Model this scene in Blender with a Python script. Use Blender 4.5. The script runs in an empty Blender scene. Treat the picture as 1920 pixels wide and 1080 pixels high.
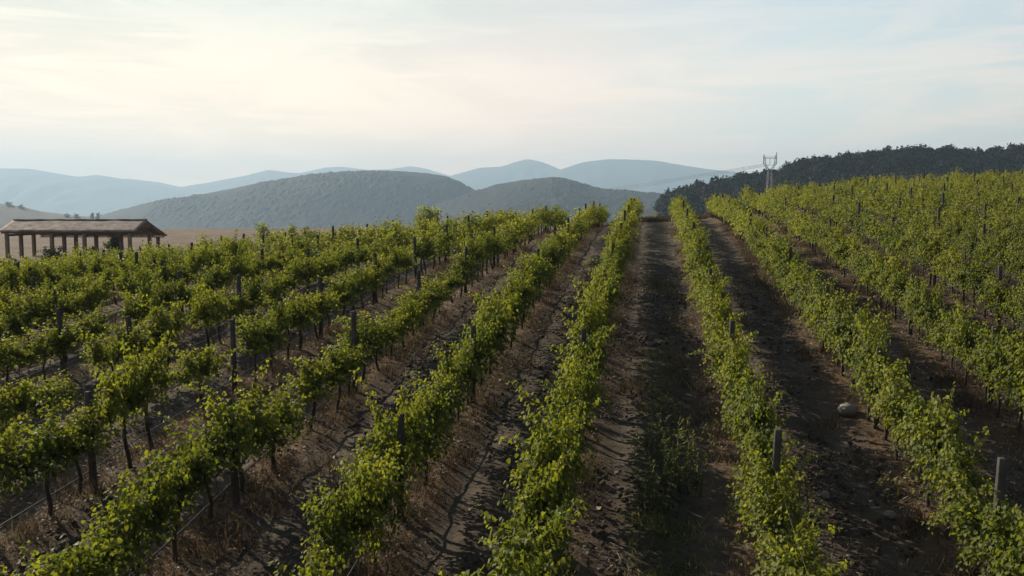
import bpy, math, random
import numpy as np

# ------------------------------------------------------------------ camera, sky, sun, exposure
F = 1663.0                                   # focal length in photo pixels (1920 wide)
HCAM, YH, YAW = 6.40, 387.5, 0.15784         # eye height, horizon line, turn to the left of the row direction
PITCH = math.atan((540 - YH) / F)
SUN_AZ = math.radians(57)                    # to the left of the row direction (+Y)
SUN_EL = math.radians(28)
C = bpy.context.scene.collection
SC = bpy.context.scene

cam_d = bpy.data.cameras.new('camera')
cam = bpy.data.objects.new('camera', cam_d); C.objects.link(cam)
cam.location = (0, 0, HCAM)
cam.rotation_euler = (math.pi / 2 - PITCH, 0, YAW)
cam_d.sensor_width = 36.0
cam_d.lens = 36.0 * F / 1920.0
cam_d.clip_start = 0.1; cam_d.clip_end = 40000
SC.camera = cam

W = bpy.data.worlds.new('World'); SC.world = W; W.use_nodes = True
def build_world():
    nt = W.node_tree; nt.nodes.clear()
    N = nt.nodes.new; L = nt.links.new
    out = N('ShaderNodeOutputWorld'); bg = N('ShaderNodeBackground'); bg.inputs['Strength'].default_value = 0.079
    sky = N('ShaderNodeTexSky'); sky.sky_type = 'NISHITA'; sky.sun_disc = False
    sky.sun_elevation = SUN_EL; sky.sun_rotation = -SUN_AZ
    sky.altitude = 200; sky.air_density = 1.0; sky.dust_density = 1.0; sky.ozone_density = 1.0
    tc = N('ShaderNodeTexCoord')
    sep = N('ShaderNodeSeparateXYZ'); L(tc.outputs['Generated'], sep.inputs[0])
    # angle from the sun
    dot = N('ShaderNodeVectorMath'); dot.operation = 'DOT_PRODUCT'
    L(tc.outputs['Generated'], dot.inputs[0])
    dot.inputs[1].default_value = (-math.sin(SUN_AZ) * math.cos(SUN_EL), math.cos(SUN_AZ) * math.cos(SUN_EL), math.sin(SUN_EL))
    def tint(stops):
        mr = N('ShaderNodeMapRange'); mr.inputs['From Min'].default_value = -1; L(dot.outputs['Value'], mr.inputs['Value'])
        cr = N('ShaderNodeValToRGB'); e = cr.color_ramp.elements
        e[0].position, e[0].color = (stops[0][0] + 1) / 2, (*[v / 10 for v in stops[0][1]], 1)
        e[1].position, e[1].color = (stops[-1][0] + 1) / 2, (*[v / 10 for v in stops[-1][1]], 1)
        for p, c in stops[1:-1]:
            k = e.new((p + 1) / 2); k.color = (*[v / 10 for v in c], 1)
        L(mr.outputs[0], cr.inputs[0])
        sc = N('ShaderNodeVectorMath'); sc.operation = 'SCALE'; sc.inputs['Scale'].default_value = 10; L(cr.outputs[0], sc.inputs[0])
        return sc.outputs[0]
    # moist white air low in the sky: warm towards the sun, cool away from it, dim behind
    air0 = tint([(-.5, (1.3, 1.6, 2.1)), (-.1, (3.2, 3.7, 4.2)), (.12, (4.7, 6.0, 6.9)), (.42, (5.4, 6.95, 7.6)), (.63, (7.8, 7.4, 6.85)), (.80, (7.8, 7.65, 6.5)), (.95, (7.7, 7.5, 6.2))])
    low = N('ShaderNodeMapRange'); low.inputs['From Min'].default_value = .21; low.inputs['From Max'].default_value = .035
    L(sep.outputs['Z'], low.inputs['Value'])
    glow = N('ShaderNodeMix'); glow.data_type = 'RGBA'; glow.inputs[6].default_value = (1, 1, 1, 1); glow.inputs[7].default_value = (2.2, 1.58, 1.12, 1); L(low.outputs[0], glow.inputs[0])
    gm = N('ShaderNodeVectorMath'); gm.operation = 'MULTIPLY'; L(air0, gm.inputs[0]); L(glow.outputs[2], gm.inputs[1]); air = gm.outputs[0]
    hz = N('ShaderNodeMapRange'); hz.interpolation_type = 'SMOOTHSTEP'
    hz.inputs['From Min'].default_value = 0.20; hz.inputs['From Max'].default_value = 0.48
    hz.inputs['To Min'].default_value = 0.93; hz.inputs['To Max'].default_value = 0.02
    L(sep.outputs['Z'], hz.inputs['Value'])
    m1 = N('ShaderNodeMix'); m1.data_type = 'RGBA'
    dim = N('ShaderNodeVectorMath'); dim.operation = 'SCALE'; dim.inputs['Scale'].default_value = .62; L(sky.outputs[0], dim.inputs[0])
    L(hz.outputs[0], m1.inputs[0]); L(dim.outputs[0], m1.inputs[6]); L(air, m1.inputs[7])
    # thin cloud: broad soft sheets and long streaks
    def cloud(scale, rot, ns, lo, hi, top, dist=.6):
        mp = N('ShaderNodeMapping'); mp.inputs['Scale'].default_value = scale; mp.inputs['Rotation'].default_value = rot
        L(tc.outputs['Generated'], mp.inputs['Vector'])
        n = N('ShaderNodeTexNoise'); n.inputs['Scale'].default_value = ns; n.inputs['Detail'].default_value = 8; n.inputs['Roughness'].default_value = .58; n.inputs['Distortion'].default_value = dist
        L(mp.outputs[0], n.inputs['Vector'])
        r = N('ShaderNodeMapRange'); r.interpolation_type = 'SMOOTHSTEP'
        r.inputs['From Min'].default_value = lo; r.inputs['From Max'].default_value = hi; r.inputs['To Max'].default_value = top
        L(n.outputs['Fac'], r.inputs['Value']); return r.outputs[0]
    c1 = cloud((3, 3, 9), (.05, .08, .4), 1.7, .42, .62, .85)
    c2 = cloud((2.2, 2.2, 26), (.03, -.05, .2), 1.6, .47, .64, .9, .3)
    mxm = N('ShaderNodeMath'); mxm.operation = 'MAXIMUM'; L(c1, mxm.inputs[0]); L(c2, mxm.inputs[1])
    fade = N('ShaderNodeMapRange'); fade.inputs['From Min'].default_value = .5; fade.inputs['From Max'].default_value = .22; L(sep.outputs['Z'], fade.inputs['Value'])
    fm = N('ShaderNodeMath'); fm.operation = 'MULTIPLY'; L(mxm.outputs[0], fm.inputs[0]); L(fade.outputs[0], fm.inputs[1])
    ccol0 = tint([(-.5, (1.8, 2.0, 2.3)), (-.1, (4.2, 4.5, 4.7)), (.12, (6.5, 6.9, 7.0)), (.42, (6.6, 7.15, 7.25)), (.63, (8.0, 7.75, 7.25)), (.80, (9.1, 8.8, 7.5)), (.95, (9.3, 9.0, 7.4))])
    cg = N('ShaderNodeVectorMath'); cg.operation = 'MULTIPLY'; L(ccol0, cg.inputs[0]); L(glow.outputs[2], cg.inputs[1]); ccol = cg.outputs[0]
    m2 = N('ShaderNodeMix'); m2.data_type = 'RGBA'
    L(fm.outputs[0], m2.inputs[0]); L(m1.outputs[2], m2.inputs[6]); L(ccol, m2.inputs[7])
    L(m2.outputs[2], bg.inputs['Color']); L(bg.outputs[0], out.inputs['Surface'])
build_world()

sl = bpy.data.lights.new('sun', 'SUN'); sl.energy = 5.0; sl.angle = math.radians(0.6); sl.color = (1.0, 0.90, 0.72)
sun = bpy.data.objects.new('sun', sl); C.objects.link(sun)
sun.location = (-60, 60, 80)
sun.rotation_euler = (math.pi / 2 - SUN_EL, 0, math.pi + SUN_AZ)
SC.view_settings.view_transform = 'Standard'; SC.view_settings.look = 'None'
SC.view_settings.gamma = 1.0; SC.view_settings.exposure = 0.62
SC.view_settings.use_curve_mapping = False
SC.cycles.max_bounces = 8; SC.cycles.transparent_max_bounces = 8
SC.cycles.use_denoising = True

# ------------------------------------------------------------------ helpers
RNG = np.random.default_rng(7)
random.seed(7)

def smooth(a, b, x):
    t = np.clip((np.asarray(x, float) - a) / (b - a), 0, 1)
    return t * t * (3 - 2 * t)

_LAT = np.random.default_rng(3).random((256, 256))
def vnoise(x, y):
    x = np.asarray(x, float); y = np.asarray(y, float)
    xi = np.floor(x).astype(np.int64); yi = np.floor(y).astype(np.int64)
    fx = x - xi; fy = y - yi
    fx = fx * fx * (3 - 2 * fx); fy = fy * fy * (3 - 2 * fy)
    a = _LAT[xi & 255, yi & 255]; b = _LAT[(xi + 1) & 255, yi & 255]
    c = _LAT[xi & 255, (yi + 1) & 255]; d = _LAT[(xi + 1) & 255, (yi + 1) & 255]
    return (a * (1 - fx) + b * fx) * (1 - fy) + (c * (1 - fx) + d * fx) * fy
def fbm(x, y, oct=4, lac=2.03, gain=0.5):
    s = 0; a = 1; t = 0
    for i in range(oct):
        s = s + a * vnoise(x + 17.3 * i, y + 9.1 * i); t += a
        x = x * lac; y = y * lac; a *= gain
    return s / t

def pix_ray(px, py):
    """world direction (unit depth along the camera axis) of a photo pixel"""
    u = (px - 960) / F; v = (540 - py) / F
    cp, sp = math.cos(PITCH), math.sin(PITCH)
    x, y, z = u, cp + v * sp, -sp + v * cp
    c, s = math.cos(YAW), math.sin(YAW)
    return np.array([x * c - y * s, x * s + y * c, z])
def at(px, py, depth):
    return np.array([0, 0, HCAM]) + pix_ray(px, py) * depth
def proj(p):
    X, Y, Z = p[0], p[1], p[2] - HCAM
    c, s = math.cos(YAW), math.sin(YAW)
    x = X * c + Y * s; y = -X * s + Y * c
    cp, sp = math.cos(PITCH), math.sin(PITCH)
    d = y * cp - Z * sp; v = y * sp + Z * cp
    return 960 + F * x / d, 540 - F * v / d, d

def tag(o, label=None, cat=None, group=None, kind=None):
    if label: o['label'] = label
    if cat: o['category'] = cat
    if group: o['group'] = group
    if kind: o['kind'] = kind
    return o
def mesh_np(name, V, faces, mat=None, smooth_shade=False, col=None):
    """faces: list of (k, n) int arrays (all polygons of one size per array)"""
    me = bpy.data.meshes.new(name)
    V = np.asarray(V, np.float32).reshape(-1, 3)
    faces = [np.asarray(f, np.int32) for f in faces if len(f)]
    nl = sum(f.size for f in faces); npoly = sum(len(f) for f in faces)
    me.vertices.add(len(V)); me.vertices.foreach_set('co', V.ravel())
    me.loops.add(nl); me.polygons.add(npoly)
    me.loops.foreach_set('vertex_index', np.concatenate([f.ravel() for f in faces]))
    tot = np.concatenate([np.full(len(f), f.shape[1], np.int32) for f in faces])
    st = np.concatenate([[0], np.cumsum(tot)[:-1]]).astype(np.int32)
    me.polygons.foreach_set('loop_start', st)
    if smooth_shade:
        me.polygons.foreach_set('use_smooth', np.ones(npoly, bool))
    me.update(calc_edges=True); me.validate()
    if col is not None:
        a = me.color_attributes.new('tone', 'FLOAT_COLOR', 'POINT')
        c4 = np.ones((len(V), 4), np.float32); c4[:, :col.shape[1]] = col
        a.data.foreach_set('color', c4.ravel())
    if mat: me.materials.append(mat)
    return me
def link(name, me, parent=None):
    o = bpy.data.objects.new(name, me); C.objects.link(o)
    if parent is not None: o.parent = parent
    return o
def empty(name, loc, rz=0, scale=1):
    o = bpy.data.objects.new(name, None); C.objects.link(o)
    o.empty_display_size = 0.2
    o.location = loc; o.rotation_euler = (0, 0, rz)
    o.scale = (scale,) * 3 if np.isscalar(scale) else scale
    return o

class MB:
    """collects boxes, bars and tubes for one mesh"""
    def __init__(s): s.V = []; s.f4 = []; s.f3 = []; s.n = 0; s.fn = {}
    def add(s, V, f4=(), f3=()):
        V = np.asarray(V, float)
        s.V.append(V)
        for f in f4: s.f4.append([i + s.n for i in f])
        for f in f3: s.f3.append([i + s.n for i in f])
        s.n += len(V)
    def box(s, c, sz, bev=0.0, rot=None, taper=1.0):
        hx, hy, hz = [v / 2 for v in sz]; b = bev
        if b <= 0:
            P = [(x * (taper if z > 0 else 1), y * (taper if z > 0 else 1), z) for z in (-hz, hz) for x, y in ((-hx, -hy), (hx, -hy), (hx, hy), (-hx, hy))]
            f = [(3, 2, 1, 0), (4, 5, 6, 7)] + [(i, (i + 1) % 4, 4 + (i + 1) % 4, 4 + i) for i in range(4)]
            f3 = []
        else:
            ring = lambda ex, ey: [(-hx + b, -ey), (hx - b, -ey), (ex, -hy + b), (ex, hy - b), (hx - b, ey), (-hx + b, ey), (-ex, hy - b), (-ex, -hy + b)]
            P = []
            for z, k in ((-hz, 0), (-hz + b, 1), (hz - b, 1), (hz, 0)):
                r = ring(hx, hy) if k else [(max(-hx + b, min(hx - b, x)), max(-hy + b, min(hy - b, y))) for x, y in ring(hx, hy)]
                t = taper if z > 0 else 1
                if not k: r = [(x * 0.999 + 0.0005 * (i % 3), y * 0.999 + 0.0004 * (i % 2)) for i, (x, y) in enumerate(r)]
                P += [(x * t, y * t, z) for x, y in r]
            f = []; f3 = []
            for k in range(3):
                for i in range(8):
                    f.append((k * 8 + i, k * 8 + (i + 1) % 8, k * 8 + 8 + (i + 1) % 8, k * 8 + 8 + i))
            P += [(0, 0, -hz), (0, 0, hz)]
            for i in range(8):
                f3.append((32, (i + 1) % 8, i)); f3.append((33, 24 + i, 24 + (i + 1) % 8))
        P = np.array(P, float)
        if rot is not None: P = P @ np.asarray(rot).T
        s.add(P + np.asarray(c, float), f, f3)
    def tube(s, pts, rad, seg=6, cap=True):
        pts = np.asarray(pts, float); n = len(pts)
        rad = np.broadcast_to(np.asarray(rad, float), (n,))
        T = np.gradient(pts, axis=0); T /= np.linalg.norm(T, axis=1)[:, None] + 1e-9
        ref = np.array([0, 0, 1.0]) if abs(T[0, 2]) < 0.9 else np.array([1.0, 0, 0])
        A = np.cross(T, ref); A /= np.linalg.norm(A, axis=1)[:, None] + 1e-9
        B = np.cross(T, A)
        an = np.arange(seg) * 2 * math.pi / seg
        V = pts[:, None, :] + rad[:, None, None] * (np.cos(an)[None, :, None] * A[:, None, :] + np.sin(an)[None, :, None] * B[:, None, :])
        V = V.reshape(-1, 3); f = []
        for k in range(n - 1):
            for i in range(seg):
                j = (i + 1) % seg
                f.append((k * seg + i, k * seg + j, (k + 1) * seg + j, (k + 1) * seg + i))
        f3 = []
        if cap:
            V = np.vstack([V, pts[0], pts[-1]])
            for i in range(seg):
                j = (i + 1) % seg
                f3.append((n * seg, j, i)); f3.append((n * seg + 1, (n - 1) * seg + i, (n - 1) * seg + j))
        s.add(V, f, f3)
    def bar(s, a, b, r, seg=4): s.tube([a, b], r, seg)
    def mesh(s, name, mat, smooth_shade=False):
        return mesh_np(name, np.vstack(s.V), [np.array(s.f4, np.int32).reshape(-1, 4), np.array(s.f3, np.int32).reshape(-1, 3)], mat, smooth_shade)

def unit(v): return v / (np.linalg.norm(v, axis=-1, keepdims=True) + 1e-9)
def leaves_geo(P, axis, nrm, size, rng, fold=0.22):
    """vine leaves: folded, five pointed; P base points, axis along the blade, nrm its upper face"""
    n = len(P)
    axis = unit(axis); nrm = unit(nrm - (nrm * axis).sum(-1, keepdims=True) * axis); side = np.cross(axis, nrm)
    T = np.array([[0, 0.0, 0], [-.52, .22, fold], [-.44, .70, fold * .6], [0, 1.0, -.12], [.44, .70, fold * .6], [.52, .22, fold]])
    T = T[None] + rng.normal(0, 0.06, (n, 6, 3))
    s = np.asarray(size).reshape(-1, 1, 1)
    V = P[:, None, :] + s * (T[:, :, 0:1] * side[:, None] + T[:, :, 1:2] * axis[:, None] + T[:, :, 2:3] * nrm[:, None])
    b = np.arange(n)[:, None] * 6
    f = np.concatenate([b + np.array([[0, 3, 2, 1]]), b + np.array([[0, 5, 4, 3]])])
    return V.reshape(-1, 3), f
def quads_geo(P, nrm, size, rng, asp=0.7):
    n = len(P); nrm = unit(nrm)
    a = unit(np.cross(nrm, rng.normal(size=(n, 3)))); b = np.cross(nrm, a)
    T = np.array([[-1, -.5], [.2, -1], [1, .4], [-.3, 1]]) * 0.5
    T = T[None] * (1 + rng.normal(0, .18, (n, 4, 2)))
    s = np.asarray(size).reshape(-1, 1, 1)
    V = P[:, None] + s * (T[:, :, 0:1] * a[:, None] + asp * T[:, :, 1:2] * b[:, None]) + s * 0.12 * rng.normal(size=(n, 4, 1)) * nrm[:, None]
    f = np.arange(n)[:, None] * 4 + np.arange(4)[None]
    return V.reshape(-1, 3), f

# ------------------------------------------------------------------ materials
def newmat(name):
    m = bpy.data.materials.new(name); m.use_nodes = True
    m.node_tree.nodes.clear()
    return m, m.node_tree.nodes.new, m.node_tree.links.new
def leaf_mat(name, stops, trans, rough=0.45, tfac=0.35, spec=0.45):
    m, N, L = newmat(name)
    out = N('ShaderNodeOutputMaterial'); bs = N('ShaderNodeBsdfPrincipled'); tr = N('ShaderNodeBsdfTranslucent'); mx = N('ShaderNodeMixShader')
    at_ = N('ShaderNodeAttribute'); at_.attribute_name = 'tone'
    sp = N('ShaderNodeSeparateColor'); L(at_.outputs['Color'], sp.inputs[0])
    oi = N('ShaderNodeObjectInfo')
    ad = N('ShaderNodeMath'); ad.operation = 'MULTIPLY_ADD'; ad.inputs[1].default_value = 0.26; L(oi.outputs['Random'], ad.inputs[0])
    L(sp.outputs[0], ad.inputs[2])
    sb = N('ShaderNodeMath'); sb.operation = 'SUBTRACT'; sb.inputs[1].default_value = 0.13; L(ad.outputs[0], sb.inputs[0])
    cr = N('ShaderNodeValToRGB'); e = cr.color_ramp.elements
    e[0].position = stops[0][0]; e[0].color = (*stops[0][1], 1); e[1].position = stops[-1][0]; e[1].color = (*stops[-1][1], 1)
    for p, c in stops[1:-1]:
        k = e.new(p); k.color = (*c, 1)
    L(sb.outputs[0], cr.inputs[0])
    hv = N('ShaderNodeHueSaturation'); L(cr.outputs[0], hv.inputs['Color'])
    mr = N('ShaderNodeMapRange'); mr.inputs['To Min'].default_value = 0.80; mr.inputs['To Max'].default_value = 1.2; L(sp.outputs[1], mr.inputs['Value'])
    L(mr.outputs[0], hv.inputs['Value'])
    L(hv.outputs[0], bs.inputs['Base Color']); bs.inputs['Roughness'].default_value = rough
    bs.inputs['Specular IOR Level'].default_value = spec
    mc = N('ShaderNodeMix'); mc.data_type = 'RGBA'; mc.blend_type = 'MULTIPLY'; mc.inputs[0].default_value = 1
    L(hv.outputs[0], mc.inputs[6]); mc.inputs[7].default_value = (*trans, 1)
    L(mc.outputs[2], tr.inputs['Color'])
    mx.inputs[0].default_value = tfac
    L(bs.outputs[0], mx.inputs[1]); L(tr.outputs[0], mx.inputs[2]); L(mx.outputs[0], out.inputs['Surface'])
    return m
def noise_mat(name, stops, scale=4, detail=8, rough=0.9, bump=0.3, bscale=None, coord='Object', spec=0.2, metal=0.0, stretch=(1, 1, 1), bdist=0.02):
    m, N, L = newmat(name)
    out = N('ShaderNodeOutputMaterial'); bs = N('ShaderNodeBsdfPrincipled')
    tc = N('ShaderNodeTexCoord'); mp = N('ShaderNodeMapping'); mp.inputs['Scale'].default_value = stretch
    L(tc.outputs[coord], mp.inputs['Vector'])
    n = N('ShaderNodeTexNoise'); n.inputs['Scale'].default_value = scale; n.inputs['Detail'].default_value = detail; n.inputs['Roughness'].default_value = 0.62
    L(mp.outputs[0], n.inputs['Vector'])
    cr = N('ShaderNodeValToRGB'); e = cr.color_ramp.elements
    e[0].position = stops[0][0]; e[0].color = (*stops[0][1], 1); e[1].position = stops[-1][0]; e[1].color = (*stops[-1][1], 1)
    for p, c in stops[1:-1]:
        k = e.new(p); k.color = (*c, 1)
    L(n.outputs['Fac'], cr.inputs[0]); L(cr.outputs[0], bs.inputs['Base Color'])
    bs.inputs['Roughness'].default_value = rough; bs.inputs['Specular IOR Level'].default_value = spec; bs.inputs['Metallic'].default_value = metal
    if bump > 0:
        n2 = N('ShaderNodeTexNoise'); n2.inputs['Scale'].default_value = bscale or scale * 5; n2.inputs['Detail'].default_value = 6
        L(mp.outputs[0], n2.inputs['Vector'])
        bp = N('ShaderNodeBump'); bp.inputs['Strength'].default_value = bump; bp.inputs['Distance'].default_value = bdist
        L(n2.outputs['Fac'], bp.inputs['Height']); L(bp.outputs[0], bs.inputs['Normal'])
    L(bs.outputs[0], out.inputs['Surface'])
    return m

M = {}
M['vine_leaf'] = leaf_mat('vine_leaf', [(0.0, (.034, .054, .013)), (.38, (.090, .110, .020)), (.70, (.162, .174, .033)), (.93, (.24, .22, .05)), (1.0, (.24, .15, .045))], (2.2, 2.1, 0.72), 0.58, 0.44, .22)
M['weed_leaf'] = leaf_mat('weed_leaf', [(0.0, (.055, .080, .025)), (.6, (.13, .145, .052)), (1.0, (.27, .225, .11))], (1.6, 1.5, .8), .6, .35, .2)
M['tree_leaf'] = leaf_mat('tree_leaf', [(0.0, (.03, .05, .018)), (.5, (.06, .085, .03)), (1.0, (.12, .13, .05))], (1.6, 1.6, .8), .55, .3, .25)
M['pale_leaf'] = leaf_mat('pale_leaf', [(0.0, (.13, .155, .06)), (.5, (.20, .22, .09)), (1.0, (.28, .28, .13))], (1.7, 1.7, .9), .6, .45, .2)
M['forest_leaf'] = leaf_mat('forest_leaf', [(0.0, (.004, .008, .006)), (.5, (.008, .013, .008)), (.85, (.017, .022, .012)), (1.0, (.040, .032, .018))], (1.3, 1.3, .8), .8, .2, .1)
M['straw'] = leaf_mat('straw', [(0.0, (.054, .038, .026)), (.5, (.118, .089, .059)), (1.0, (.30, .245, .16))], (1.2, 1.1, .9), .8, .25, .15)
M['litter'] = leaf_mat('litter', [(0.0, (.07, .046, .030)), (.45, (.16, .12, .078)), (.85, (.33, .265, .18)), (1.0, (.55, .49, .40))], (1, .9, .7), .75, .1, .25)
M['bark'] = noise_mat('vine_bark', [(.3, (.030, .022, .016)), (.7, (.085, .062, .045))], 14, 6, .95, .6, 60, stretch=(1, 1, .25))
M['post'] = noise_mat('weathered_post', [(.25, (.030, .027, .023)), (.55, (.060, .054, .046)), (.8, (.115, .105, .09))], 9, 8, .9, .5, 70, stretch=(1, 1, .3))
M['wire'] = noise_mat('galvanised_wire', [(.3, (.09, .088, .085)), (.7, (.15, .145, .14))], 30, 3, .7, 0, metal=.3, spec=.3)
M['hose'] = noise_mat('black_pipe', [(.3, (.018, .018, .018)), (.7, (.045, .045, .045))], 20, 3, .28, 0, spec=.6)
M['stone'] = noise_mat('pale_stone', [(.25, (.17, .15, .125)), (.6, (.29, .26, .22)), (.85, (.42, .385, .34))], 5, 8, .9, .6, 20)
M['roof_tile'] = noise_mat('old_roof_tile', [(.30, (.13, .095, .078)), (.45, (.23, .18, .15)), (.6, (.31, .255, .22)), (.75, (.48, .43, .39))], 1.6, 9, .9, .4, 14)
M['plaster'] = noise_mat('pillar_plaster', [(.25, (.15, .105, .070)), (.6, (.25, .185, .13)), (.85, (.33, .265, .20))], 2.0, 8, .92, .3, 18)
M['timber'] = noise_mat('old_timber', [(.3, (.10, .065, .042)), (.7, (.22, .15, .095))], 5, 7, .9, .4, 30)
M['steel'] = noise_mat('lattice_steel', [(.3, (.14, .145, .15)), (.7, (.21, .215, .22))], 3, 4, .5, 0, metal=.3, spec=.4)
M['cable'] = noise_mat('line_cable', [(.3, (.07, .07, .075)), (.7, (.12, .12, .125))], 3, 3, .6, 0)

# ------------------------------------------------------------------ the lie of the land
ROWX = {-6: -17.1, -5: -14.5, -4: -11.8, -3: -9.2, -2: -6.5, -1: -3.72, 0: -1.36, 1: 1.62, 2: 4.34, 3: 6.92, 4: 9.6}
for r in range(-16, -6): ROWX[r] = -17.1 + 2.66 * (r + 6)
for r in range(5, 17): ROWX[r] = 9.6 + 2.66 * (r - 4)
def vine_ground(X, Y):
    X = np.asarray(X, float); Y = np.asarray(Y, float)
    z = .13253 * Y - .00067 * Y * Y - .026 * X + .00091 * X * Y - .00165 * X * X
    z = z + .00135 * np.maximum(0, X - 4) * np.maximum(0, Y - 15) * (1 - .35 * smooth(70, 120, Y))
    roll = np.maximum(0, Y - 46) ** 2
    z = z - (.0013 + .0017 * smooth(-1.5, -5, X) + .0030 * smooth(-6, -18, X)) * roll * (1 - .60 * smooth(1, 9, X))
    z = z - .45 * smooth(30, 50, Y) * smooth(-3, -16, X)
    return z
def ground(X, Y):
    X = np.asarray(X, float); Y = np.asarray(Y, float)
    Xc = np.clip(X, -44, 44); Yc = np.clip(Y, -10, 92)
    v = vine_ground(Xc, Yc)
    plateau = 1.35 + .35 * (fbm(X * .03 + 5, Y * .03) - .5) + 0 * X
    k = np.maximum(smooth(-40, -62, X), smooth(72, 112, Y + 0 * X) * (1 - smooth(6, 20, X)))
    k = np.maximum(k, smooth(88, 150, Y) * smooth(6, 20, X))
    z = v * (1 - k) + plateau * k
    d = np.hypot(X, Y)
    z = z - 55 * smooth(205, 700, d) - 50 * smooth(700, 2500, d)
    return z
def gz(x, y): return float(ground(np.array([x]), np.array([y]))[0])

rowxs = np.array(sorted(ROWX.values()))
def row_dist(X):
    X = np.asarray(X, float)
    i = np.clip(np.searchsorted(rowxs, X), 1, len(rowxs) - 1)
    return np.minimum(np.abs(X - rowxs[i - 1]), np.abs(X - rowxs[i]))

def axis_lines(a, b, step, lo, hi, g=1.09):
    mid = list(np.arange(a, b, step)); L_ = []; R_ = []
    p, s = a, step
    while p > lo: s *= g; p -= s; L_.append(p)
    p, s = mid[-1], step
    while p < hi: s *= g; p += s; R_.append(p)
    return np.array(L_[::-1] + mid + R_)
def build_ground():
    xs = axis_lines(-19, 13, .115, -14000, 14000); ys = axis_lines(7, 34, .115, -60, 14000, 1.075)
    X, Y = np.meshgrid(xs, ys, indexing='ij')
    Z = ground(X, Y)
    near = (1 - smooth(40, 90, np.hypot(X, Y)))
    rd = row_dist(X)
    inside = smooth(-44, -40, X) * (1 - smooth(84, 120, Y) * smooth(-20, -8, X)) * (1 - smooth(70, 78, Y) * (1 - smooth(-20, -8, X)))
    clod = fbm(X * 1.5, Y * 1.5, 3, gain=.5) - .5
    fine = vnoise(X * 7.3 + 3, Y * 6.1) - .5
    ridge = np.exp(-(rd / .42) ** 2) * .07
    rut = -np.exp(-((rd - .78) / .24) ** 2) * .05
    Z = Z + near * (clod * .12 + fine * .015 + (ridge + rut) * inside)
    Z = Z + (1 - near) * 0.5 * (fbm(X * .08, Y * .08, 3) - .5) * (np.hypot(X, Y) < 600)
    # material weights: r = litter under the rows, g = green weeds, b = dry plateau grass
    r = np.exp(-(rd / .5) ** 2) * inside
    alley = np.exp(-((X - .25) / .45) ** 2) * smooth(4, 8, Y) * (1 - .8 * smooth(15, 30, Y)) * inside * smooth(.35, .6, fbm(X * .5, Y * .18, 3) + .12)
    g = np.clip(.6 * alley + .15 * smooth(.56, .75, fbm(X * .35 + 40, Y * .22, 4)) * inside, 0, 1)
    b = (1 - inside)
    trk = np.exp(-((rd - .78) / .22) ** 2) * inside * (.4 + .6 * smooth(.35, .6, fbm(X * .9, Y * .3, 3)))
    col = np.stack([r, g, b, trk], -1).reshape(-1, 4)
    n, k = X.shape
    i = np.arange(n - 1)[:, None] * k + np.arange(k - 1)[None]
    f = np.stack([i, i + k, i + k + 1, i + 1], -1).reshape(-1, 4)
    m, N, L = newmat('vineyard_soil')
    out = N('ShaderNodeOutputMaterial'); bs = N('ShaderNodeBsdfPrincipled'); tc = N('ShaderNodeTexCoord')
    def noise(s, d=8, r_=.65, dist=0):
        q = N('ShaderNodeTexNoise'); q.inputs['Scale'].default_value = s; q.inputs['Detail'].default_value = d; q.inputs['Roughness'].default_value = r_
        q.inputs['Distortion'].default_value = dist
        L(tc.outputs['Object'], q.inputs['Vector']); return q
    def ramp(src, st):
        c = N('ShaderNodeValToRGB'); e = c.color_ramp.elements
        e[0].position, e[0].color = st[0][0], (*st[0][1], 1); e[1].position, e[1].color = st[-1][0], (*st[-1][1], 1)
        for p, q in st[1:-1]:
            z = e.new(p); z.color = (*q, 1)
        L(src, c.inputs[0]); return c.outputs[0]
    def mix(f_, a, b_):
        x = N('ShaderNodeMix'); x.data_type = 'RGBA'; L(f_, x.inputs[0]); L(a, x.inputs[6]); L(b_, x.inputs[7]); return x.outputs[2]
    def mul(a, b_):
        x = N('ShaderNodeMath'); x.operation = 'MULTIPLY'; L(a, x.inputs[0]); L(b_, x.inputs[1]); return x.outputs[0]
    def rng_(src, a, b_):
        x = N('ShaderNodeMapRange'); x.interpolation_type = 'SMOOTHSTEP'; x.inputs['From Min'].default_value = a; x.inputs['From Max'].default_value = b_; L(src, x.inputs['Value']); return x.outputs[0]
    at_ = N('ShaderNodeAttribute'); at_.attribute_name = 'tone'; sp = N('ShaderNodeSeparateColor'); L(at_.outputs['Color'], sp.inputs[0])
    soil = ramp(noise(2.2).outputs['Fac'], [(.28, (.028, .0215, .016)), (.5, (.060, .046, .033)), (.66, (.118, .090, .065)), (.82, (.17, .14, .112))])
    speck = ramp(noise(26, 5, .7).outputs['Fac'], [(.35, (.026, .021, .017)), (.55, (.07, .054, .042)), (.72, (.24, .19, .145))])
    base = mix(rng_(noise(9, 6).outputs['Fac'], .42, .62), soil, speck)
    litter = ramp(noise(18, 6, .7).outputs['Fac'], [(.3, (.060, .034, .020)), (.5, (.13, .080, .047)), (.7, (.23, .155, .09))])
    weeds = ramp(noise(15, 6, .7).outputs['Fac'], [(.3, (.022, .030, .012)), (.55, (.050, .060, .022)), (.75, (.10, .10, .045))])
    dry = ramp(noise(.35, 9, .7).outputs['Fac'], [(.3, (.085, .060, .046)), (.5, (.14, .100, .075)), (.7, (.21, .155, .112))])
    track = ramp(noise(7, 8, .7).outputs['Fac'], [(.3, (.065, .051, .039)), (.5, (.125, .098, .074)), (.7, (.21, .17, .13))])
    base = mix(mul(at_.outputs['Alpha'], rng_(noise(1.7, 5).outputs['Fac'], .30, .60)), base, track)
    c1 = mix(mul(sp.outputs[0], rng_(noise(3.1, 5).outputs['Fac'], .30, .58)), base, litter)
    c2 = mix(mul(sp.outputs[1], rng_(noise(5, 5).outputs['Fac'], .32, .55)), c1, weeds)
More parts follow.
